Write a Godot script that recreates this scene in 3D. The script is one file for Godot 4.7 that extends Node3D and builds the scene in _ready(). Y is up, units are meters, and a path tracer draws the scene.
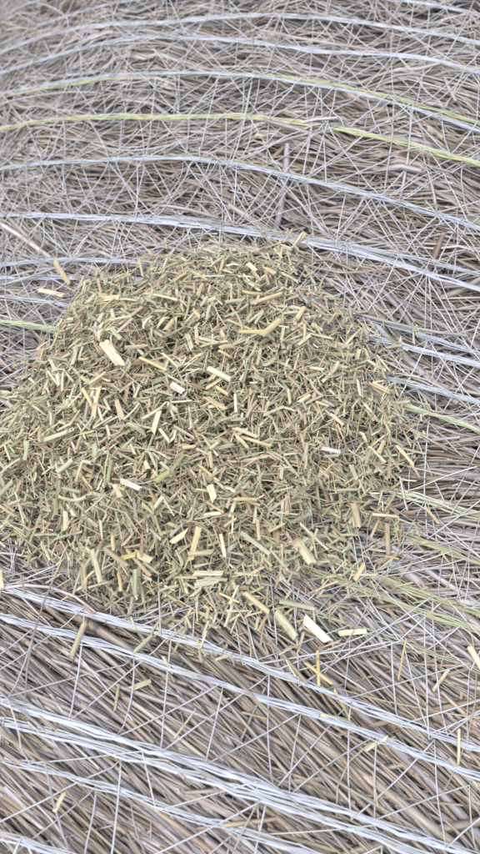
extends Node3D
# A heap of chopped hay lying on a net-wrapped round bale, under an overcast sky.
# Surface coordinates on the bale: u = arc length round the bale (0 at the crest), v = along its axis, h = height above it.

const R := 0.75
const U0 := -0.95
const V0 := -1.12
const CELL := 0.002
const NU := 725
const NV := 720
var hm := PackedFloat32Array()
var rng := RandomNumberGenerator.new()
var lump := FastNoiseLite.new()
var field := FastNoiseLite.new()
var mats := {}

class Buf:
	var V := PackedVector3Array()
	var N := PackedVector3Array()
	var C := PackedColorArray()
	var T := PackedVector2Array()
	var I := PackedInt32Array()
	func commit(mesh: ArrayMesh, m: Material) -> void:
		var a := []
		a.resize(Mesh.ARRAY_MAX)
		a[Mesh.ARRAY_VERTEX] = V
		a[Mesh.ARRAY_NORMAL] = N
		a[Mesh.ARRAY_COLOR] = C
		a[Mesh.ARRAY_TEX_UV] = T
		a[Mesh.ARRAY_INDEX] = I
		mesh.add_surface_from_arrays(Mesh.PRIMITIVE_TRIANGLES, a)
		mesh.surface_set_material(mesh.get_surface_count() - 1, m)

func _ready() -> void:
	rng.seed = 90210
	setup_view()
	setup_materials()
	lump.seed = 5; lump.frequency = 8.0; lump.fractal_octaves = 3
	field.seed = 11; field.frequency = 5.0; field.fractal_octaves = 2
	var made := build_bale()
	build_net()
	finish_bale(made[0], made[1])
	build_heap()

func setup_view() -> void:
	var cam := Camera3D.new()
	cam.name = "camera"
	add_child(cam)
	cam.position = Vector3(0, 2.0 * R + 0.461, 0)
	cam.rotation_degrees = Vector3(-62.9, 14.4, 3.0)
	cam.fov = 54.0
	cam.near = 0.02
	cam.far = 60.0
	cam.current = true
	var optics := CameraAttributesPhysical.new()
	optics.frustum_focal_length = 12.0 / tan(deg_to_rad(27.0))
	optics.frustum_near = 0.02
	optics.frustum_far = 60.0
	optics.frustum_focus_distance = 0.50
	optics.exposure_aperture = 6.0
	cam.attributes = optics
	var sky_mat := ProceduralSkyMaterial.new()
	sky_mat.sky_top_color = Color(0.90, 0.92, 0.97)
	sky_mat.sky_horizon_color = Color(0.84, 0.86, 0.90)
	sky_mat.sky_curve = 0.3
	sky_mat.ground_horizon_color = Color(0.50, 0.47, 0.40)
	sky_mat.ground_bottom_color = Color(0.30, 0.28, 0.22)
	sky_mat.sun_angle_max = 0.0
	var sky := Sky.new()
	sky.sky_material = sky_mat
	var env := Environment.new()
	env.background_mode = Environment.BG_SKY
	env.sky = sky
	env.tonemap_mode = Environment.TONE_MAPPER_LINEAR
	env.tonemap_exposure = 1.7
	env.sdfgi_enabled = true
	env.ssao_enabled = true
	env.ssil_enabled = true
	var we := WorldEnvironment.new()
	we.name = "overcast_sky"
	we.environment = env
	add_child(we)
	var sun := DirectionalLight3D.new()
	sun.name = "veiled_sun"
	sun.light_color = Color(1.0, 0.97, 0.93)
	sun.light_energy = 0.4
	sun.light_angular_distance = 14.0
	sun.shadow_enabled = true
	add_child(sun)
	sun.rotation_degrees = Vector3(-62, -50, 0)

# ---------------------------------------------------------------- materials
func streak_texture(seed_value: int, lo: float, hi: float, wide: float, fleck: float) -> Image:
	var img := Image.create(64, 512, true, Image.FORMAT_RGB8)
	var n := FastNoiseLite.new()
	n.seed = seed_value
	n.frequency = 1.0
	n.fractal_octaves = 3
	var m := FastNoiseLite.new()
	m.seed = seed_value + 3
	m.frequency = 0.05
	for y in 512:
		for x in 64:
			# tile the noise by walking a torus-like path in the across direction
			var a := TAU * x / 64.0
			var s := n.get_noise_3d(cos(a) * wide, sin(a) * wide, y * 0.012) * 0.9
			var f := m.get_noise_2d(x * 2.0, y * 0.6)
			var g: float = clampf(0.5 + s, 0.0, 1.0)
			var k := lerpf(lo, hi, g)
			if f > 0.33:
				k *= 1.0 - fleck * clampf((f - 0.33) * 6.0, 0.0, 1.0)
			img.set_pixel(x, y, Color(k, k * (1.0 - 0.02 * (1.0 - g)), k * (1.0 - 0.05 * (1.0 - g))))
	img.generate_mipmaps()
	return img

func normal_of(img: Image, depth: float) -> ImageTexture:
	var b: Image = img.duplicate()
	b.clear_mipmaps()
	b.convert(Image.FORMAT_RGBA8)
	b.bump_map_to_normal_map(depth)
	b.generate_mipmaps()
	return ImageTexture.create_from_image(b)

func fibre_material(img: Image, rough: float, spec: float, bump: float) -> StandardMaterial3D:
	var m := StandardMaterial3D.new()
	m.vertex_color_use_as_albedo = true
	m.albedo_texture = ImageTexture.create_from_image(img)
	m.roughness = rough
	m.metallic_specular = spec
	m.cull_mode = BaseMaterial3D.CULL_DISABLED
	if bump > 0.0:
		m.normal_enabled = true
		m.normal_texture = normal_of(img, bump)
		m.normal_scale = 0.7
	return m

func setup_materials() -> void:
	mats.straw = fibre_material(streak_texture(1, 0.76, 1.0, 2.2, 0.16), 0.55, 0.45, 1.5)
	mats.chop = fibre_material(streak_texture(2, 0.78, 1.0, 1.8, 0.12), 0.6, 0.4, 2.0)
	mats.net = fibre_material(streak_texture(3, 0.84, 1.0, 2.6, 0.05), 0.42, 0.5, 2.0)
	mats.net.transparency = BaseMaterial3D.TRANSPARENCY_ALPHA
	mats.net.albedo_color = Color(1, 1, 1, 0.9)
	mats.thread = mats.net.duplicate()
	mats.thread.albedo_color = Color(1, 1, 1, 0.9)
	mats.core = fibre_material(streak_texture(4, 0.7, 1.0, 3.0, 0.2), 0.85, 0.3, 4.0)

# ---------------------------------------------------------------- surface helpers
func surf(u: float, v: float, h: float) -> Vector3:
	var a := u / R
	return Vector3(sin(a) * (R + h), R + cos(a) * (R + h), v)

func height(u: float, v: float) -> float:
	var i := clampi(int((u - U0) / CELL), 0, NU - 1)
	var j := clampi(int((v - V0) / CELL), 0, NV - 1)
	return hm[i * NV + j]

func height_near(u: float, v: float, d: float) -> float:
	return maxf(maxf(height(u, v), maxf(height(u - d, v), height(u + d, v))), maxf(height(u, v - d), height(u, v + d)))

func raise_line(u: float, v: float, h0: float, u2: float, v2: float, h1: float, half_width: float) -> void:
	var du := u2 - u
	var dv := v2 - v
	var l := sqrt(du * du + dv * dv)
	if l < 1e-6:
		return
	var n := int(l / (CELL * 0.8)) + 1
	var pu := -dv / l
	var pv := du / l
	var across := 0 if half_width < 0.0009 else (1 if half_width < 0.0022 else 2)
	for k in n + 1:
		var f := float(k) / n
		var h := lerpf(h0, h1, f)
		for w in range(-across, across + 1):
			var i := int((u + du * f + pu * w * CELL * 0.8 - U0) / CELL)
			var j := int((v + dv * f + pv * w * CELL * 0.8 - V0) / CELL)
			if i >= 0 and j >= 0 and i < NU and j < NV:
				var q := i * NV + j
				if h > hm[q]:
					hm[q] = h

func gauss(sd: float) -> float:
	return rng.randfn(0.0, sd)

func tint(c: Vector3, spread: float) -> Color:
	var k := 1.0 + clampf(gauss(spread), -2.0 * spread, 2.0 * spread)
	return Color(clampf(c.x * k * (1.0 + gauss(0.03)), 0.01, 0.9), clampf(c.y * k, 0.01, 0.9), clampf(c.z * k * (1.0 + gauss(0.04)), 0.01, 0.9))

# a long flexible thing of elliptic section along the points P, with surface normals Q
func sweep(b: Buf, P: PackedVector3Array, Q: PackedVector3Array, w: float, t: float, sides: int, col: Color, taper: float, twist: float, spots: bool, joint := -1) -> void:
	var n := P.size()
	var base := b.V.size()
	var uoff := rng.randf()
	var voff := rng.randf()
	var run := 0.0
	var roll0 := gauss(0.35) if twist > 0.0 else 0.0
	for i in n:
		var tan := (P[mini(i + 1, n - 1)] - P[maxi(i - 1, 0)]).normalized()
		var nn := Q[i]
		nn = (nn - tan * nn.dot(tan)).normalized()
		if twist > 0.0:
			nn = nn.rotated(tan, roll0 + twist * (float(i) / n - 0.5))
		var bb := tan.cross(nn)
		var s := 1.0
		if taper > 0.0:
			s = 1.0 - taper * float(i) / (n - 1)
		if i == 0 or i == n - 1:
			s *= 0.72
		if i > 0:
			run += P[i].distance_to(P[i - 1])
		var c := col
		if spots:
			var k := rng.randf_range(0.9, 1.08)
			if i == joint:
				k *= 0.5
				s *= 1.25
			c = Color(col.r * k, col.g * k, col.b * k)
		for j in sides:
			var a := TAU * j / sides
			var ca := cos(a)
			var sa := sin(a)
			b.V.append(P[i] + bb * (ca * w * 0.5 * s) + nn * (sa * t * 0.5 * s))
			b.N.append((bb * (ca * t) + nn * (sa * w)).normalized())
			b.C.append(c)
			b.T.append(Vector2(uoff + absf(float(j) / sides - 0.5) * 0.5, voff + run * 6.0))
	for i in n - 1:
		for j in sides:
			var p := base + i * sides + j
			var q := base + i * sides + (j + 1) % sides
			b.I.append_array([p, q, p + sides, p + sides, q, q + sides])

# ---------------------------------------------------------------- the bale
const STRAW_COLOURS := [Vector3(0.55, 0.495, 0.455), Vector3(0.55, 0.525, 0.535), Vector3(0.68, 0.645, 0.64), Vector3(0.49, 0.41, 0.33), Vector3(0.46, 0.43, 0.43), Vector3(0.27, 0.21, 0.165), Vector3(0.59, 0.505, 0.40)]
const STRAW_WARM := [0.33, 0.42, 0.50, 0.72, 0.82, 0.91, 1.0]
const STRAW_GREY := [0.20, 0.52, 0.74, 0.82, 0.93, 0.97, 1.0]

# the hay is a warmer tan in some wisps, bleached grey in others
func straw_colour(warm: float) -> Vector3:
	var x := rng.randf()
	var share: Array = STRAW_WARM if rng.randf() < warm else STRAW_GREY
	for i in share.size():
		if x <= share[i]:
			return STRAW_COLOURS[i]
	return STRAW_COLOURS[0]

func lay_straw(b: Buf, u: float, v: float, ang: float, length: float, w: float, t: float, col: Color, cap: float, sides: int, bend := 0.0) -> void:
	var n := clampi(int(length / 0.013), 5, 18)
	var us := PackedFloat32Array()
	var vs := PackedFloat32Array()
	var gs := PackedFloat32Array()
	var step := length / (n - 1)
	var a := ang - bend * 0.5
	var curl := bend / n
	var cu := u - cos(ang) * length * 0.5
	var cv := v - sin(ang) * length * 0.5
	for i in n:
		us.append(cu); vs.append(cv)
		gs.append(height(cu, cv))
		cu += cos(a) * step
		cv += sin(a) * step
		a += curl + gauss(0.02)
	var hs := PackedFloat32Array()
	hs.resize(n)
	for i in n:
		var m := gs[i]
		for k in range(-2, 3):
			m = maxf(m, gs[clampi(i + k, 0, n - 1)] - absf(k) * 0.0012)
		hs[i] = lerpf(gs[i], m, 0.85)
	for pass_i in 9:
		var prev := hs[0]
		for i in range(1, n - 1):
			var x := (prev + 2.0 * hs[i] + hs[i + 1]) * 0.25
			prev = hs[i]
			hs[i] = x
	var sink := rng.randf_range(0.0, 0.007)
	var lift0 := maxf(0.0, gauss(0.0012))
	var lift1 := maxf(0.0, gauss(0.0012))
	var P := PackedVector3Array()
	var Q := PackedVector3Array()
	for i in n:
		var f := float(i) / (n - 1)
		var limit := cap + lump.get_noise_2d(us[i], vs[i]) * 0.024
		var h := hs[i] + t * 0.45
		if h > limit:
			h = limit - sink
		h += lift0 * pow(1.0 - f, 4.0) * 4.0 + lift1 * pow(f, 4.0) * 4.0
		hs[i] = h
		P.append(surf(us[i], vs[i], h))
		Q.append(Vector3(sin(us[i] / R), cos(us[i] / R), 0.0))
	var joint := -1
	if w > 0.0017 and t > w * 0.3 and rng.randf() < 0.4 and n > 6:
		joint = rng.randi_range(2, n - 3)
		var a0 := P[joint - 1]
		var a1 := P[joint]
		var a2 := P[joint + 1]
		P.insert(joint, a1.move_toward(a0, 0.0012)); Q.insert(joint, Q[joint])
		P.insert(joint + 2, a1.move_toward(a2, 0.0012)); Q.insert(joint + 2, Q[joint])
		joint += 1
	for i in n - 1:
		raise_line(us[i], vs[i], hs[i] + t * 0.3, us[i + 1], vs[i + 1], hs[i + 1] + t * 0.3, w * 0.5)
	sweep(b, P, Q, w, t, sides, col, 0.25 if rng.randf() < 0.5 else 0.0, 0.9 if t < w * 0.4 else 0.25, true, joint)

func in_view(u: float, v: float) -> bool:
	if v > 0.03 or v < -0.80:
		return false
	var f := clampf((0.03 - v) / 0.8, 0.0, 1.0)
	return u > lerpf(-0.13, -0.58, f) and u < lerpf(0.13, 0.04, f)

func node(called: String, label: String, category: String, group := "") -> Node3D:
	var o := Node3D.new()
	o.name = called
	add_child(o, true)
	describe(o, label, category, group)
	return o

func describe(o: Node3D, label: String, category: String, group := "") -> void:
	o.set_meta("label", label)
	o.set_meta("category", category)
	if group != "":
		o.set_meta("group", group)

func mesh_node(called: String, b: Buf, m: Material, parent: Node) -> MeshInstance3D:
	var am := ArrayMesh.new()
	b.commit(am, m)
	var o := MeshInstance3D.new()
	o.name = called
	o.mesh = am
	parent.add_child(o, true)
	return o

func base_height(u: float, v: float) -> float:
	return -0.030 + lump.get_noise_2d(u, v) * 0.030

func build_bale() -> Array:
	hm.resize(NU * NV)
	for i in NU:
		for j in NV:
			hm[i * NV + j] = base_height(U0 + i * CELL, V0 + j * CELL)
	var bale := node("round_hay_bale", "round bale of weathered grey and tan hay stalks under a white net", "hay bale")
	# packed inside of the bale
	var b := Buf.new()
	var nu := 240
	var vb := -1.12
	var ve := 0.32
	var nv := 72
	for i in nu + 1:
		var u := (float(i) / nu - 0.5) * TAU * R
		for j in nv + 1:
			var v := lerpf(vb, ve, float(j) / nv)
			var uu := u if i < nu else -0.5 * TAU * R
			b.V.append(surf(u, v, base_height(uu, v)))
			b.N.append(Vector3(sin(u / R), cos(u / R), 0))
			b.C.append(Color(0.46, 0.40, 0.34))
			b.T.append(Vector2(v * 9.0, u * 1.5))
	for i in nu:
		for j in nv:
			var p := i * (nv + 1) + j
			b.I.append_array([p, p + 1, p + nv + 1, p + 1, p + nv + 2, p + nv + 1])
	for side in 2:
		var v := vb if side == 0 else ve
		var c := b.V.size()
		b.V.append(Vector3(0, R, v)); b.N.append(Vector3(0, 0, -1 if side == 0 else 1)); b.C.append(Color(0.46, 0.40, 0.34)); b.T.append(Vector2(0.5, 0.5))
		for i in nu + 1:
			var u := (float(i) / nu - 0.5) * TAU * R
			b.V.append(surf(u, v, base_height(u, v))); b.N.append(Vector3(0, 0, -1 if side == 0 else 1)); b.C.append(Color(0.46, 0.40, 0.34)); b.T.append(Vector2(sin(u / R) * 2.0, cos(u / R) * 2.0))
		for i in nu:
			if side == 0:
				b.I.append_array([c, c + 1 + i, c + 2 + i])
			else:
				b.I.append_array([c, c + 2 + i, c + 1 + i])
	mesh_node("packed_core", b, mats.core, bale)
	# stalks: laid one on another in loose parallel wisps
	var mass := Buf.new()
	var parts := 0
	var total := 2500
	for k in total:
		var late := float(k) / total
		var u := 0.0
		var v := 0.0
		if rng.randf() < 0.72:
			v = rng.randf_range(-0.86, 0.08)
			var f := clampf((0.05 - v) / 0.85, 0.0, 1.0)
			u = rng.randf_range(lerpf(-0.20, -0.64, f), lerpf(0.20, 0.10, f))
		else:
			u = rng.randf_range(-0.92, 0.46)
			v = rng.randf_range(-1.08, 0.28)
		var ang := field.get_noise_2d(u, v) * 0.75 + gauss(0.14) + 0.02
		var calm := smoothstep(-0.17, -0.08, v)
		ang = lerpf(ang, 0.30 + field.get_noise_2d(u, v) * 0.4 + gauss(0.08), calm)
		var cross := rng.randf()
		if cross < (0.09 if v > -0.12 and u < 0.05 else 0.3):
			cross = 0.0
			ang = rng.randf_range(-1.6, 1.6)
		var warm := clampf(0.5 + 1.6 * lump.get_noise_2d(u * 0.8 + 20.0, v * 0.8) + (0.5 if v > -0.1 else -0.25), 0.0, 1.0)
		var base := straw_colour(warm)
		var kind := rng.randf()
		var many := rng.randi_range(5, 18)
		if cross < 0.01:
			many = rng.randi_range(1, 5)
		for q in many:
			var w := rng.randf_range(0.0011, 0.0027)
			var t := w * rng.randf_range(0.28, 0.6)
			var pick := rng.randf()
			if pick < 0.15:
				w = rng.randf_range(0.0026, 0.0058)
				t = rng.randf_range(0.0006, 0.0013)
			elif pick < (0.40 if cross > 0.01 else 0.75):
				w = rng.randf_range(0.0006, 0.0014)
				t = w * 0.8
			var cc := base if rng.randf() < 0.65 else straw_colour(warm)
			var off := gauss(0.011)
			var pu := u - sin(ang) * off + cos(ang) * gauss(0.03)
			var pv := v + cos(ang) * off + sin(ang) * gauss(0.03)
			var len := rng.randf_range(0.07, 0.15) if rng.randf() < 0.35 - 0.25 * calm else rng.randf_range(0.14, 0.30)
			if w > 0.0034:
				len = maxf(len, 0.12)
			var cap := lerpf(-0.014, 0.0075, late)
			if parts < 300 and late > 0.55 and w > 0.0021 and len > 0.09 and in_view(pu, pv) and not heap_inside(pu, pv, 0.8):
				parts += 1
				var one := Buf.new()
				lay_straw(one, pu, pv, ang + gauss(0.06), len, w, t, tint(cc, 0.08), cap, 6, gauss(0.25 - 0.13 * calm))
				mesh_node("straw", one, mats.straw, bale)
			else:
				lay_straw(mass, pu, pv, ang + gauss(0.06), len, w, t, tint(cc, 0.11), cap, 4, gauss(0.3 - 0.17 * calm))
	return [bale, mass]

# wisps that have worked out through the net
func finish_bale(bale: Node3D, mass: Buf) -> void:
	for k in 300:
		var v := rng.randf_range(-0.86, 0.08)
		var f := clampf((0.05 - v) / 0.85, 0.0, 1.0)
		var u := rng.randf_range(lerpf(-0.20, -0.64, f), lerpf(0.20, 0.10, f))
		if v > -0.1 and rng.randf() < 0.6:
			continue
		var w := rng.randf_range(0.0005, 0.0012) if rng.randf() < 0.8 else rng.randf_range(0.0015, 0.0026)
		var ang := rng.randf_range(-1.6, 1.6) if rng.randf() < 0.6 else gauss(0.4)
		if w > 0.0013:
			ang = gauss(0.3)
		var len := rng.randf_range(0.03, 0.10) if rng.randf() < 0.75 else rng.randf_range(0.10, 0.2)
		lay_straw(mass, u, v, ang, len, w, w * 0.7, tint(straw_colour(0.4), 0.1), 0.03, 4, gauss(0.7))
	# the arched stalk near the lower edge of the view
	lay_straw(mass, 0.070, -0.052, -0.75, 0.055, 0.0011, 0.0009, tint(STRAW_COLOURS[6], 0.02), 0.03, 6, 2.0)
	var rest := mesh_node("loose_straw", mass, mats.straw, bale)
	rest.set_meta("kind", "stuff")

# ---------------------------------------------------------------- the net
# v at the crest, slope, width in mm, colour: w white, g green, m white beside green
const STRANDS := [
	[-0.830, 0.0, 4.0, "w"], [-0.783, 0.0, 4.2, "w"], [-0.738, 0.004, 4.0, "w"], [-0.690, 0.0, 4.4, "w"],
	[-0.6438, 0.001, 4.4, "w"], [-0.6088, -0.015, 4.8, "w"], [-0.5664, 0.018, 5.0, "w"], [-0.5247, -0.003, 4.3, "g"], [-0.5176, 0.031, 3.2, "w"],
	[-0.4793, -0.006, 5.3, "g"], [-0.4290, -0.003, 2.2, "g"], [-0.4260, -0.003, 4.4, "w"], [-0.3805, -0.022, 3.4, "w"], [-0.3736, -0.007, 4.2, "w"],
	[-0.3268, 0.009, 3.2, "w"], [-0.3160, -0.012, 4.2, "w"], [-0.2872, 0.0, 3.0, "w"], [-0.2664, -0.002, 4.3, "g"],
	[-0.2120, 0.0, 5.0, "g"], [-0.1861, 0.0, 3.6, "g"], [-0.1560, -0.011, 4.1, "g"], [-0.1465, 0.0, 3.6, "g"], [-0.1264, 0.0, 2.2, "g"],
	[-0.0894, 0.024, 4.0, "w"], [-0.0754, 0.011, 4.2, "w"], [-0.0347, -0.011, 4.0, "w"], [-0.0283, -0.015, 4.0, "w"], [-0.0128, -0.030, 3.6, "w"],
	[0.0220, 0.0, 4.0, "w"], [0.0680, 0.0, 4.0, "w"], [0.1150, 0.0, 4.0, "w"], [0.1620, 0.0, 4.0, "w"], [0.2090, 0.0, 4.0, "w"]]

func strand_v(s: Array, u: float) -> float:
	var v0: float = s[0]
	var k: float = s[1]
	return v0 + k * clampf(u, -0.5, 0.3) + 0.0022 * field.get_noise_2d(u * 1.3, v0 * 40.0)

func build_net() -> void:
	var net := node("bale_net", "white plastic netting with some pale green strands, stretched over the hay bale", "net")
	var white := Vector3(0.62, 0.67, 0.80)
	var yarn := Vector3(0.74, 0.755, 0.80)
	var green := Vector3(0.53, 0.575, 0.355)
	var us := PackedFloat32Array()
	var x := -0.90
	while x < 0.45:
		us.append(x)
		x += 0.009
	var n := us.size()
	for s in STRANDS:
		var hs := PackedFloat32Array()
		hs.resize(n)
		var raw := PackedFloat32Array()
		raw.resize(n)
		for i in n:
			raw[i] = height_near(us[i], strand_v(s, us[i]), 0.002)
		for i in n:
			var m := 0.0
			for k in range(-2, 3):
				m += raw[clampi(i + k, 0, n - 1)]
			hs[i] = m / 5.0
		for i in n:
			var m := -1.0
			for k in range(-5, 6):
				m = maxf(m, raw[clampi(i + k, 0, n - 1)])
			hs[i] = maxf(hs[i], m - 0.004)
		for pass_i in 26:
			for i in range(1, n - 1):
				hs[i] = (hs[i - 1] + 2.0 * hs[i] + hs[i + 1]) * 0.25
		var b := Buf.new()
		var wmm: float = s[2]
		var w := wmm * 0.001
		var is_green: bool = s[3] == "g"
		var yarns := 6 if w > 0.0028 else 3
		for y in yarns:
			var P := PackedVector3Array()
			var Q := PackedVector3Array()
			var ph := rng.randf() * 100.0
			# the far side of the bale, out of the hay heap's reach
			for i in range(-24, 0):
				var u := lerpf(-PI * R, -0.92, float(i + 24) / 24.0)
				P.append(surf(u, strand_v(s, u) + w * 0.3 * (y - 1), 0.004)); Q.append(Vector3(sin(u / R), cos(u / R), 0))
			for i in n:
				var u := us[i]
				var spread := w * 0.38 * (y - (yarns - 1) * 0.5) * 2.0 / maxf(1.0, yarns - 1.0)
				spread *= 1.0 + 0.5 * field.get_noise_2d(u * 3.0, ph)
				var wob := 0.0019 * field.get_noise_2d(u * 9.0, ph + 31.0)
				P.append(surf(u, strand_v(s, u) + spread + wob, hs[i] + 0.0009 + 0.0006 * field.get_noise_2d(u * 8.0, ph + 77.0)))
				Q.append(Vector3(sin(u / R), cos(u / R), 0))
			for i in range(1, 31):
				var u := lerpf(0.46, PI * R, float(i) / 30.0)
				P.append(surf(u, strand_v(s, u) + w * 0.3 * (y - 1), 0.004)); Q.append(Vector3(sin(u / R), cos(u / R), 0))
			var c := green if is_green else white
			if not is_green and rng.randf() < 0.3:
				c = Vector3(0.56, 0.61, 0.68)
			if is_green and y == 0:
				c = c.lerp(white, 0.35)
			sweep(b, P, Q, w * rng.randf_range(0.14, 0.36), 0.0007, 5, tint(c, 0.1), 0.0, rng.randf_range(0.3, 4.0), true)
		for i in n - 1:
			raise_line(us[i], strand_v(s, us[i]), hs[i] + 0.0013, us[i + 1], strand_v(s, us[i + 1]), hs[i + 1] + 0.0013, w * 0.5)
		var o := mesh_node("strand", b, mats.net, net)
		if is_green:
			o.set_meta("label", "pale green lengthwise strand of the net")
	# thin yarns running to and fro between the strands
	
	for g in range(STRANDS.size() - 1):
		var lo: Array = STRANDS[g]
		var hi: Array = STRANDS[g + 1]
		var jump := 1
		if float(hi[0]) - float(lo[0]) < 0.02:
			if g + 2 >= STRANDS.size():
				continue
			hi = STRANDS[g + 2]
			jump = 2
		for layer in (1 if float(lo[0]) > -0.10 else 3):
			var top := hi
			if rng.randf() < 0.25 and g + jump + 1 < STRANDS.size():
				top = STRANDS[g + jump + 1]
			var lean := rng.randf_range(0.004, 0.024)
			var reach := rng.randf_range(0.034, 0.070)
			var flip := -1.0 if rng.randf() < 0.5 else 1.0
			var b := Buf.new()
			var P := PackedVector3Array()
			var Q := PackedVector3Array()
			var u := -0.92 + rng.randf() * 0.08
			var up := false
			var cu := u
			var cv := strand_v(lo, u)
			while u < 0.44:
				up = not up
				var stepu := clampf(lean + gauss(0.004), 0.003, 0.04) if (up == (flip > 0.0)) else maxf(0.02, reach + gauss(0.006))
				u += stepu
				var tv := strand_v(top if up else lo, u) + gauss(0.002)
				var l := Vector2(u - cu, tv - cv).length()
				var m := maxi(4, int(l / 0.006))
				var hh := PackedFloat32Array()
				for i in m:
					var f := float(i) / m
					hh.append(height_near(lerpf(cu, u, f), lerpf(cv, tv, f), 0.002))
				for pass_i in 4:
					for i in range(1, m - 1):
						hh[i] = (hh[i - 1] + hh[i] * 2.0 + hh[i + 1]) * 0.25
				var h_from := hh[0]
				var h_to := hh[m - 1]
				for i in m:
					hh[i] = maxf(hh[i], lerpf(h_from, h_to, float(i) / (m - 1)) - 0.0025)
				var bow := gauss(0.001)
				for i in m:
					var f := float(i) / m
					var pu := lerpf(cu, u, f) + bow * sin(f * PI)
					var pv := lerpf(cv, tv, f)
					P.append(surf(pu, pv, hh[i] + 0.0004 - 0.0022 * maxf(0.0, field.get_noise_2d(pu * 5.0, pv * 5.0 + 3.0 * layer))))
					Q.append(Vector3(sin(pu / R), cos(pu / R), 0))
				cu = u
				cv = tv
			sweep(b, P, Q, rng.randf_range(0.0006, 0.0010) if float(lo[0]) < -0.10 else rng.randf_range(0.0007, 0.0014), 0.0003, 4, tint(yarn, 0.08), 0.0, 0.3, false)
			mesh_node("zigzag_thread", b, mats.thread, net)

# ---------------------------------------------------------------- the heap
const HC := Vector2(-0.0892, -0.2135)
const HRAD := [0.104, 0.103, 0.102, 0.109, 0.117, 0.111, 0.114, 0.117, 0.124, 0.131, 0.115, 0.111, 0.124, 0.124, 0.121, 0.114, 0.109, 0.114, 0.111, 0.103, 0.103, 0.101, 0.099, 0.099, 0.096, 0.095, 0.097, 0.1, 0.105, 0.111, 0.112, 0.111]
const HEAP_HEIGHT := 0.011

func heap_s(u: float, v: float) -> float:
	var d := Vector2(u, v) - HC
	var f := fposmod((d.angle() + PI) / TAU, 1.0) * 32.0
	var i := int(f) % 32
	var ra: float = HRAD[i]
	var rb: float = HRAD[(i + 1) % 32]
	return d.length() / lerpf(ra, rb, f - floorf(f))

func heap_inside(u: float, v: float, s: float) -> bool:
	return heap_s(u, v) < s

# a cut piece: a strip or split tube of arc angle arc, with thickness and slanted cut ends
func cut_piece(b: Buf, P: Vector3, T: Vector3, N: Vector3, length: float, w: float, t: float, arc: float, across: int, rings: int, bend: float, col: Color, end_col: Color, taper: float) -> void:
	var B := T.cross(N)
	var A := clampf(arc, 0.05, PI * 0.96)
	var rad := w * 0.5 / sin(minf(A, PI * 0.5))
	var skew0 := gauss(0.6)
	var skew1 := gauss(0.6)
	var base := b.V.size()
	var per := (across + 1) * 2
	var uoff := rng.randf()
	var voff := rng.randf()
	var drop := rad * (1.0 - cos(minf(A, PI * 0.5)))
	for i in rings:
		var f := float(i) / (rings - 1)
		var z := (f - 0.5) * length
		var y0 := bend * length * (0.25 - (f - 0.5) * (f - 0.5)) * 2.0
		var slope := -bend * (f - 0.5) * 4.0
		var nr := (N - T * slope).normalized()
		var s := 1.0 - taper * f
		var c := col
		if i == rings - 1:
			c = end_col
		for layer in 2:
			var r := rad if layer == 0 else rad - t
			for j in across + 1:
				var a := lerpf(-A, A, float(j) / across)
				var x := sin(a) * r * s
				var y := cos(a) * r * s - rad + drop
				var dz := 0.0
				if i == 0:
					dz = skew0 * x + rng.randf_range(-0.17, 0.17) * w
				elif i == rings - 1:
					dz = skew1 * x + rng.randf_range(-0.17, 0.17) * w
				b.V.append(P + T * (z + dz) + B * x + nr * (y + y0))
				var nn := B * sin(a) + nr * cos(a)
				b.N.append(nn if layer == 0 else -nn)
				b.C.append(c)
				b.T.append(Vector2(uoff + 0.5 * j / across, voff + z * 9.0))
	var m := across + 1
	for i in rings - 1:
		var p := base + i * per
		for j in across:
			var q := p + j
			b.I.append_array([q, q + per, q + 1, q + 1, q + per, q + per + 1])
			var r := p + m + j
			b.I.append_array([r, r + 1, r + per, r + 1, r + per + 1, r + per])
		b.I.append_array([p, p + m, p + per, p + m, p + per + m, p + per])
		var e := p + m - 1
		b.I.append_array([e, e + per, e + m, e + m, e + per, e + per + m])
	for e in 2:
		var p := base + (rings - 1) * per * e
		for j in across:
			var q := p + j
			if e == 0:
				b.I.append_array([q, q + 1, q + m, q + 1, q + m + 1, q + m])
			else:
				b.I.append_array([q, q + m, q + 1, q + 1, q + m, q + m + 1])

# let a piece fall on whatever lies there; returns [centre height, slope]
func settle(u: float, v: float, ang: float, length: float, w: float, t: float) -> Array:
	var du := cos(ang) * length * 0.5
	var dv := sin(ang) * length * 0.5
	var g := PackedFloat32Array()
	for k in 7:
		var f := (k - 3) / 3.0
		g.append(height(u + du * f, v + dv * f))
	var left := maxf(g[0], maxf(g[1], g[2]))
	var right := maxf(g[4], maxf(g[5], g[6]))
	var mid := (left + right) * 0.5
	var slope := clampf((right - left) / (length * 0.67), -0.5, 0.5)
	var need := -1.0
	for k in 7:
		var f := (k - 3) / 3.0
		need = maxf(need, g[k] - slope * f * length * 0.5)
	mid = lerpf(minf(mid, need), need, 0.45)
	raise_line(u - du, v - dv, mid - slope * length * 0.5 + t, u + du, v + dv, mid + slope * length * 0.5 + t, w * 0.5)
	return [mid, slope]

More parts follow.
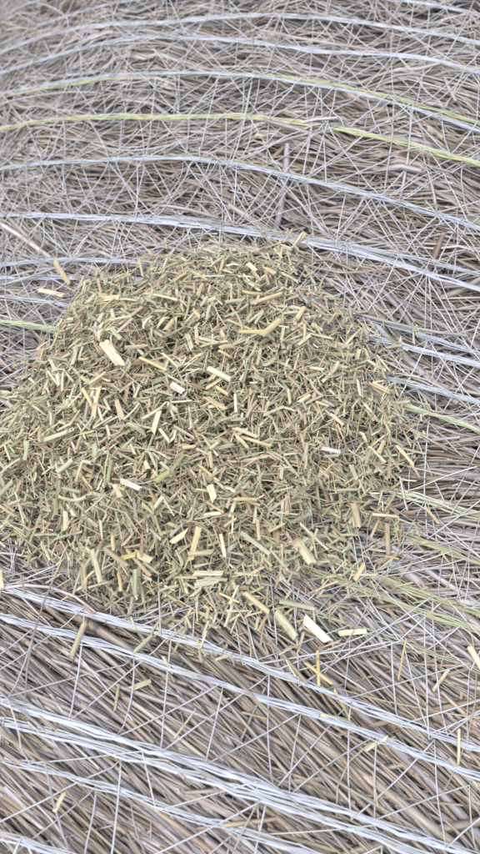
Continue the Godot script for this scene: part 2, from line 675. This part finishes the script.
func drop_piece(b: Buf, u: float, v: float, ang: float, length: float, w: float, t: float, arc: float, across: int, rings: int, col: Color, end_col: Color, roll: float, bend: float, taper := 0.0) -> void:
	var q := settle(u, v, ang, length, w, t)
	var h: float = q[0]
	var sl: float = q[1]
	var n := Vector3(sin(u / R), cos(u / R), 0)
	var eu := Vector3(cos(u / R), -sin(u / R), 0)
	var tt := (eu * cos(ang) + Vector3(0, 0, sin(ang)) + n * sl).normalized()
	var nn := (n - tt * n.dot(tt)).normalized().rotated(tt, roll)
	cut_piece(b, surf(u, v, h + t * 0.6), tt, nn, length, w, t, arc, across, rings, bend, col, end_col, taper)

const CHOP := {
	"sage": Vector3(0.525, 0.54, 0.375), "olive": Vector3(0.45, 0.455, 0.28), "cream": Vector3(0.78, 0.705, 0.50), "yellow": Vector3(0.68, 0.585, 0.35),
	"tan": Vector3(0.59, 0.485, 0.335), "brown": Vector3(0.41, 0.305, 0.21), "grey": Vector3(0.55, 0.515, 0.45), "pale": Vector3(0.655, 0.65, 0.475), "white": Vector3(0.82, 0.79, 0.70), "blue": Vector3(0.66, 0.68, 0.66), "lime": Vector3(0.54, 0.54, 0.23)}
const CHOP_MIX := ["sage", "sage", "sage", "sage", "olive", "olive", "olive", "pale", "pale", "pale", "cream", "yellow", "tan", "tan", "tan", "brown", "brown", "brown", "grey", "grey"]
const WORDS := {"sage": "sage green", "olive": "olive green", "cream": "cream", "yellow": "straw yellow", "tan": "tan", "brown": "brown", "grey": "grey", "pale": "pale green", "white": "whitish", "blue": "greyish white", "lime": "yellow green"}

func heap_spot(smax: float) -> Vector2:
	while true:
		var p := HC + Vector2(rng.randf_range(-0.21, 0.21), rng.randf_range(-0.17, 0.21))
		var s := heap_s(p.x, p.y)
		s += lump.get_noise_2d(p.x * 2.2 + 3.0, p.y * 2.2) * 0.22
		var sparse := clampf((p.x - HC.x) / 0.12, 0.0, 1.0) * 0.35
		if rng.randf() < sparse:
			continue
		if s < 0.72 or (s < smax and rng.randf() < pow((smax - s) / (smax - 0.72), 1.5)):
			return p
	return HC

func build_heap() -> void:
	var am := ArrayMesh.new()
	# solid inside of the heap
	var core := Buf.new()
	var na := 96
	var nr := 26
	for k in nr + 1:
		var s := float(k) / nr * 0.9
		for i in na:
			var a := TAU * i / na - PI
			var f := fposmod((a + PI) / TAU, 1.0) * 32.0
			var ra: float = HRAD[int(f) % 32]
			var rb: float = HRAD[(int(f) + 1) % 32]
			var r := lerpf(ra, rb, f - floorf(f)) * s
			var u := HC.x + cos(a) * r
			var v := HC.y + sin(a) * r
			core.V.append(surf(u, v, core_height(u, v)))
			core.N.append(Vector3(sin(u / R), cos(u / R), 0))
			core.C.append(Color(0.50, 0.46, 0.33))
			core.T.append(Vector2(u * 8.0, v * 8.0))
	for k in nr:
		for i in na:
			var p := k * na + i
			var q := k * na + (i + 1) % na
			core.I.append_array([p, p + na, q, q, p + na, q + na])
	core.commit(am, mats.core)
	for i in NU:
		var u := U0 + i * CELL
		if u < HC.x - 0.2 or u > HC.x + 0.2:
			continue
		for j in NV:
			var v := V0 + j * CELL
			if v < HC.y - 0.2 or v > HC.y + 0.2:
				continue
			if heap_s(u, v) < 0.9:
				hm[i * NV + j] = maxf(hm[i * NV + j], core_height(u, v))
	# the countless small cut pieces
	var b := Buf.new()
	for k in 14000:
		var p := heap_spot(1.22)
		var pick := rng.randf()
		var key: String = CHOP_MIX[rng.randi() % CHOP_MIX.size()]
		var w := rng.randf_range(0.0007, 0.0015)
		var len := rng.randf_range(0.004, 0.013)
		var t := rng.randf_range(0.00025, 0.0005)
		var arc := rng.randf_range(0.2, 0.9)
		var curl := gauss(0.08)
		if pick < 0.24:
			w = rng.randf_range(0.0013, 0.0024)
			len = rng.randf_range(0.006, 0.014)
			if rng.randf() < 0.3:
				curl = gauss(0.35)
		elif pick < 0.56:
			w = rng.randf_range(0.0004, 0.0008)
			len = rng.randf_range(0.007, 0.021)
			t = 0.0004
			if key == "cream" or key == "pale":
				key = "brown" if rng.randf() < 0.5 else "tan"
		elif k > 9000 and pick < 0.80:
			w = rng.randf_range(0.0004, 0.0010)
			len = rng.randf_range(0.0018, 0.005)
		var c := tint(CHOP[key], 0.16)
		drop_piece(b, p.x, p.y, rng.randf() * TAU, len, w, t, arc, 2 if w > 0.0012 else 1, 3, c, c, gauss(0.28), curl, maxf(0.0, rng.randf_range(-0.4, 0.75)))
	# bits strayed beyond the foot of the heap
	for k in 1500:
		var p := Vector2.ZERO
		while true:
			p = HC + Vector2(rng.randf_range(-0.24, 0.20), rng.randf_range(-0.17, 0.22))
			var s := heap_s(p.x, p.y)
			var reach := 1.75 if p.y > HC.y + 0.02 and p.x > HC.x + 0.03 else 1.42
			if s > 0.98 and s < reach and rng.randf() < pow((reach - s) / (reach - 0.98), 2.4):
				break
		var key: String = CHOP_MIX[rng.randi() % CHOP_MIX.size()]
		var c := tint(CHOP[key], 0.14)
		drop_piece(b, p.x, p.y, rng.randf() * TAU, rng.randf_range(0.002, 0.015), rng.randf_range(0.0004, 0.0018), 0.0004, 0.6, 2, 3, c, c, gauss(0.2), gauss(0.08), maxf(0.0, rng.randf_range(-0.4, 0.7)))
	b.commit(am, mats.chop)
	var heap := MeshInstance3D.new()
	heap.name = "chopped_hay_heap"
	heap.mesh = am
	add_child(heap)
	describe(heap, "low heap of chopped green and tan hay lying on the netted bale", "hay heap")
	heap.set_meta("kind", "stuff")
	# larger pieces that can be told apart, on top of the heap
	for k in 238:
		var p := heap_spot(1.22)
		var keys := ["sage", "sage", "sage", "pale", "pale", "cream", "yellow", "olive", "tan"]
		var key: String = keys[rng.randi() % keys.size()]
		var len := rng.randf_range(0.007, 0.0145) if rng.randf() < 0.88 else rng.randf_range(0.0145, 0.022)
		var w := lerpf(0.0014, 0.0033, pow(rng.randf(), 1.8))
		var shape := rng.randf()
		var called := "leaf_piece"
		var word := "flat"
		var arc := rng.randf_range(0.15, 0.7)
		var t := 0.0004
		if shape < 0.28:
			arc = PI * 0.95
			w = rng.randf_range(0.0014, 0.0023)
			called = "stem_piece"
			word = "hollow"
			if key == "sage" or key == "olive":
				key = "yellow"
		elif shape < 0.55:
			arc = rng.randf_range(1.1, 1.7)
			called = "stem_piece"
			word = "split"
		var s := heap_s(p.x, p.y)
		var where := "near the top of the hay heap" if s < 0.5 else ("on the slope of the hay heap" if s < 0.92 else "at the ragged edge of the hay heap")
		var nearest := 0.034
		for g in ANCHORS:
			var m: Array = NOTED[g[0]]
			var away := p.distance_to(Vector2(m[0] + m[2], m[1] + m[3]) * 0.5)
			if away < nearest:
				nearest = away
				where = ("beside the " if away < 0.017 else "near the ") + g[1]
		var label := "%s %s %s %s %s" % [("long" if len > 0.0145 else ("slim" if w < 0.0018 else "short")), WORDS[key], word, "stem bit" if called == "stem_piece" else "leaf bit", where]
		loose_piece(called, label, "hay piece", "larger cut pieces on the heap", p, rng.randf() * TAU, len, w, t, arc, CHOP[key], CHOP["brown"] if rng.randf() < 0.08 else CHOP[key], gauss(0.3), gauss(0.06) if rng.randf() < 0.7 else gauss(0.28))
	for n in NOTED:
		var a := Vector2(n[0], n[1])
		var e := Vector2(n[2], n[3])
		var kind: String = n[5]
		var wmm: float = n[4]
		var key: String = n[6]
		var arc := 0.35
		var called := "leaf_piece"
		if kind == "tube":
			arc = PI * 0.95
			called = "stem_piece"
		elif kind == "split":
			arc = 1.35
			called = "stem_piece"
		elif kind == "sliver":
			arc = 0.8
			called = "grass_sliver"
		var cend: Vector3 = CHOP[key]
		if n.size() > 8:
			cend = CHOP[n[8]]
		loose_piece(called, n[7], "hay piece", "", (a + e) * 0.5, (e - a).angle(), a.distance_to(e), wmm * 0.001 * (0.9 if kind != "tube" else 0.8), 0.00045, arc, CHOP[key], cend, gauss(0.1), gauss(0.05))

func core_height(u: float, v: float) -> float:
	var s := minf(heap_s(u, v), 1.0)
	return -0.002 + (HEAP_HEIGHT * pow(1.0 - s * s, 1.45)) * (1.0 + 0.25 * lump.get_noise_2d(u * 1.7, v * 1.7 + 4.0))

func loose_piece(called: String, label: String, category: String, group: String, p: Vector2, ang: float, len: float, w: float, t: float, arc: float, c: Vector3, cend: Vector3, roll: float, bend: float) -> void:
	# built about its own middle so that the node sits where the piece lies
	var b := Buf.new()
	drop_piece(b, p.x, p.y, ang, len, w, t, arc, 7 if arc > 2.0 else 4, 6, tint(c, 0.08), tint(cend, 0.05), roll, bend, rng.randf_range(0.0, 0.15))
	var mid := Vector3.ZERO
	for q in b.V:
		mid += q
	mid /= b.V.size()
	for i in b.V.size():
		b.V[i] -= mid
	var o := mesh_node(called, b, mats.chop, self)
	o.position = mid
	describe(o, label, category, group)

# pieces that stand out: ends in (u, v), width in mm, shape, colour, label, colour of the far end
const NOTED := [
	[-0.1017, -0.0668, -0.1014, -0.0850, 3.8, "split", "tan", "tan strip of stem lying across two white strands below the heap"],
	[-0.0665, -0.0596, -0.0578, -0.0681, 3.4, "leaf", "pale", "short curved pale green chip alone on bare stalks below the heap"],
	[-0.0734, -0.0613, -0.0689, -0.0467, 1.5, "sliver", "sage", "thin sage sliver beside the curved pale green chip"],
	[-0.0795, 0.0060, -0.0796, -0.0045, 2.6, "leaf", "cream", "short cream chip among bare stalks far below the heap"],
	[0.0287, -0.0758, 0.0472, -0.0792, 3.6, "tube", "yellow", "thick straw yellow stem lying along a white net strand"],
	[0.0205, -0.1070, 0.0261, -0.0898, 2.2, "split", "yellow", "narrow yellow stem standing across the net above the thick yellow stem"],
	[0.0160, -0.0990, 0.0324, -0.0929, 2.1, "split", "yellow", "narrow yellow stem crossing another just above the thick yellow stem"],
	[0.0328, -0.0914, 0.0469, -0.0801, 1.6, "sliver", "yellow", "thin yellow sliver touching the end of the thick yellow stem"],
	[0.0994, -0.1366, 0.1089, -0.1253, 4.0, "split", "cream", "broad bright cream stem on bare stalks far from the heap"],
	[0.0880, -0.1100, 0.0933, -0.1233, 2.1, "leaf", "cream", "small cream chip near the broad bright cream stem"],
	[0.1019, -0.0928, 0.1051, -0.0759, 1.7, "split", "yellow", "narrow straw yellow stem lying alone across white strands"],
	[0.0569, -0.0675, 0.0664, -0.0771, 2.2, "leaf", "pale", "pale green chip lying on a white strand beyond the thick yellow stem"],
	[0.0629, -0.0599, 0.0680, -0.0426, 0.8, "sliver", "yellow", "hair thin yellow sliver on brown stalks far below the heap"],
	[0.0669, -0.1073, 0.0643, -0.1293, 1.1, "sliver", "yellow", "thin yellow sliver crossing a pale green net strand"],
	[0.0094, -0.1216, 0.0249, -0.1135, 5.4, "leaf", "white", "broad whitish flat chip just below the edge of the heap"],
	[0.0293, -0.1206, 0.0432, -0.1257, 3.3, "leaf", "cream", "cream flat chip beside the broad whitish chip"],
	[-0.0052, -0.1192, 0.0081, -0.1098, 5.4, "split", "pale", "broad grooved pale green stem beside the broad whitish chip"],
	[0.0067, -0.1466, -0.0067, -0.1554, 6.2, "split", "cream", "broad cream stem with one brown end at the edge of the heap", "brown"],
	[-0.0245, -0.1231, -0.0082, -0.1177, 3.3, "split", "yellow", "straw yellow strip beside the broad grooved pale green stem"],
	[-0.0063, -0.1253, 0.0132, -0.1286, 3.9, "tube", "pale", "pale green round stem lying above the broad whitish chip"],
	[0.0297, -0.1487, 0.0333, -0.1602, 3.3, "split", "yellow", "short yellow stem alone on the net beside the heap"],
	[0.0395, -0.1888, 0.0463, -0.1725, 3.5, "split", "tan", "tan stem lying across the net beside the heap"],
	[0.0584, -0.2080, 0.0688, -0.1954, 2.4, "split", "yellow", "yellow stem lying across a bright green net strand"],
	[0.0340, -0.2353, 0.0474, -0.2284, 2.4, "leaf", "pale", "pale green strip pointing out from the edge of the heap"],
	[0.0298, -0.1885, 0.0456, -0.1945, 2.3, "tube", "cream", "cream round stem touching the tan stem beside the heap"],
	[0.0184, -0.1925, 0.0258, -0.1808, 4.8, "split", "tan", "broad tan stem hanging off the slope of the heap"],
	[-0.0276, -0.1602, -0.0228, -0.1478, 2.3, "split", "yellow", "narrow bright yellow stem low on the slope of the heap"],
	[-0.0991, -0.1558, -0.0879, -0.1559, 3.4, "leaf", "white", "small whitish chip low on the slope of the heap"],
	[-0.0844, -0.1644, -0.0772, -0.1705, 4.2, "split", "lime", "curled yellow green stem near the small whitish chip"],
	[-0.0933, -0.1201, -0.0818, -0.1244, 3.4, "leaf", "lime", "vivid yellow green chip at the foot of the heap"],
	[-0.0837, -0.1250, -0.0743, -0.1247, 4.6, "leaf", "cream", "broad cream chip touching the vivid yellow green chip"],
	[-0.1000, -0.1223, -0.0849, -0.1179, 3.2, "split", "tan", "tan strip below the vivid yellow green chip"],
	[-0.0568, -0.1310, -0.0450, -0.1368, 3.3, "tube", "pale", "pale green round stem at the foot of the heap"],
	[-0.0524, -0.1250, -0.0366, -0.1290, 3.2, "leaf", "pale", "long pale green strip at the foot of the heap"],
	[-0.0497, -0.1193, -0.0373, -0.1257, 4.6, "leaf", "sage", "broad sage green leaf chip lowest at the foot of the heap"],
	[-0.0565, -0.1707, -0.0508, -0.1622, 4.2, "leaf", "cream", "broad cream chip on the slope of the heap"],
	[-0.1412, -0.1576, -0.1317, -0.1663, 3.8, "tube", "pale", "fat pale green stem on the slope of the heap"],
	[-0.1414, -0.2409, -0.1271, -0.2306, 7.0, "leaf", "cream", "largest cream white flake, high on the heap"],
	[-0.0972, -0.2274, -0.0886, -0.2244, 4.4, "leaf", "white", "whitish flake on the top of the heap"],
	[-0.1101, -0.2569, -0.1104, -0.2722, 4.0, "split", "yellow", "yellow split stem high on the back of the heap"],
	[-0.2283, -0.2996, -0.2092, -0.2996, 4.0, "leaf", "cream", "cream chip lying apart on the net behind the heap"],
	[-0.2215, -0.3213, -0.2060, -0.3071, 4.0, "leaf", "tan", "tan chip lying across a white strand behind the heap"],
	[-0.1645, -0.2696, -0.1671, -0.2840, 3.6, "leaf", "cream", "cream chip at the back edge of the heap"],
	[-0.1581, -0.2758, -0.1449, -0.2774, 4.2, "leaf", "cream", "cream oval flake at the back edge of the heap"],
	[-0.0809, -0.2450, -0.0661, -0.2419, 4.4, "split", "pale", "pale grey green split stem on the top of the heap"],
	[-0.0563, -0.2677, -0.0495, -0.2870, 4.4, "split", "yellow", "thick yellow stem on the back of the heap"],
	[-0.0712, -0.2977, -0.0553, -0.3126, 3.6, "tube", "yellow", "round yellow stem at the back edge of the heap"],
	[-0.1637, -0.1023, -0.1545, -0.0916, 2.9, "leaf", "cream", "curved cream chip on bare stalks just below the heap"],
	[-0.0698, -0.0776, -0.0636, -0.0889, 2.2, "split", "sage", "narrow sage green stem on a white strand below the heap"],
	[-0.0358, -0.0429, -0.0294, -0.0592, 1.0, "sliver", "sage", "thin sage sliver alone on brown stalks below the white strands"],
	[-0.0071, -0.2153, 0.0052, -0.2194, 2.9, "leaf", "blue", "greyish white chip on the slope of the heap"]]

const ANCHORS := [[37, "largest cream white flake"], [38, "whitish flake on the heap top"], [39, "yellow split stem high on the heap"], [44, "grey green split stem on the heap"], [45, "thick yellow stem behind the heap top"],
	[35, "broad cream chip on the slope"], [28, "curled yellow green stem"], [29, "vivid yellow green chip"], [36, "fat pale green stem"], [50, "greyish white chip"], [25, "broad tan stem on the slope"], [26, "narrow bright yellow stem"],
	[17, "broad cream stem with brown end"], [43, "cream oval flake"], [46, "round yellow stem at the back edge"], [34, "broad sage green leaf chip"], [27, "small whitish chip low on the slope"], [23, "pale green strip pointing outward"]]
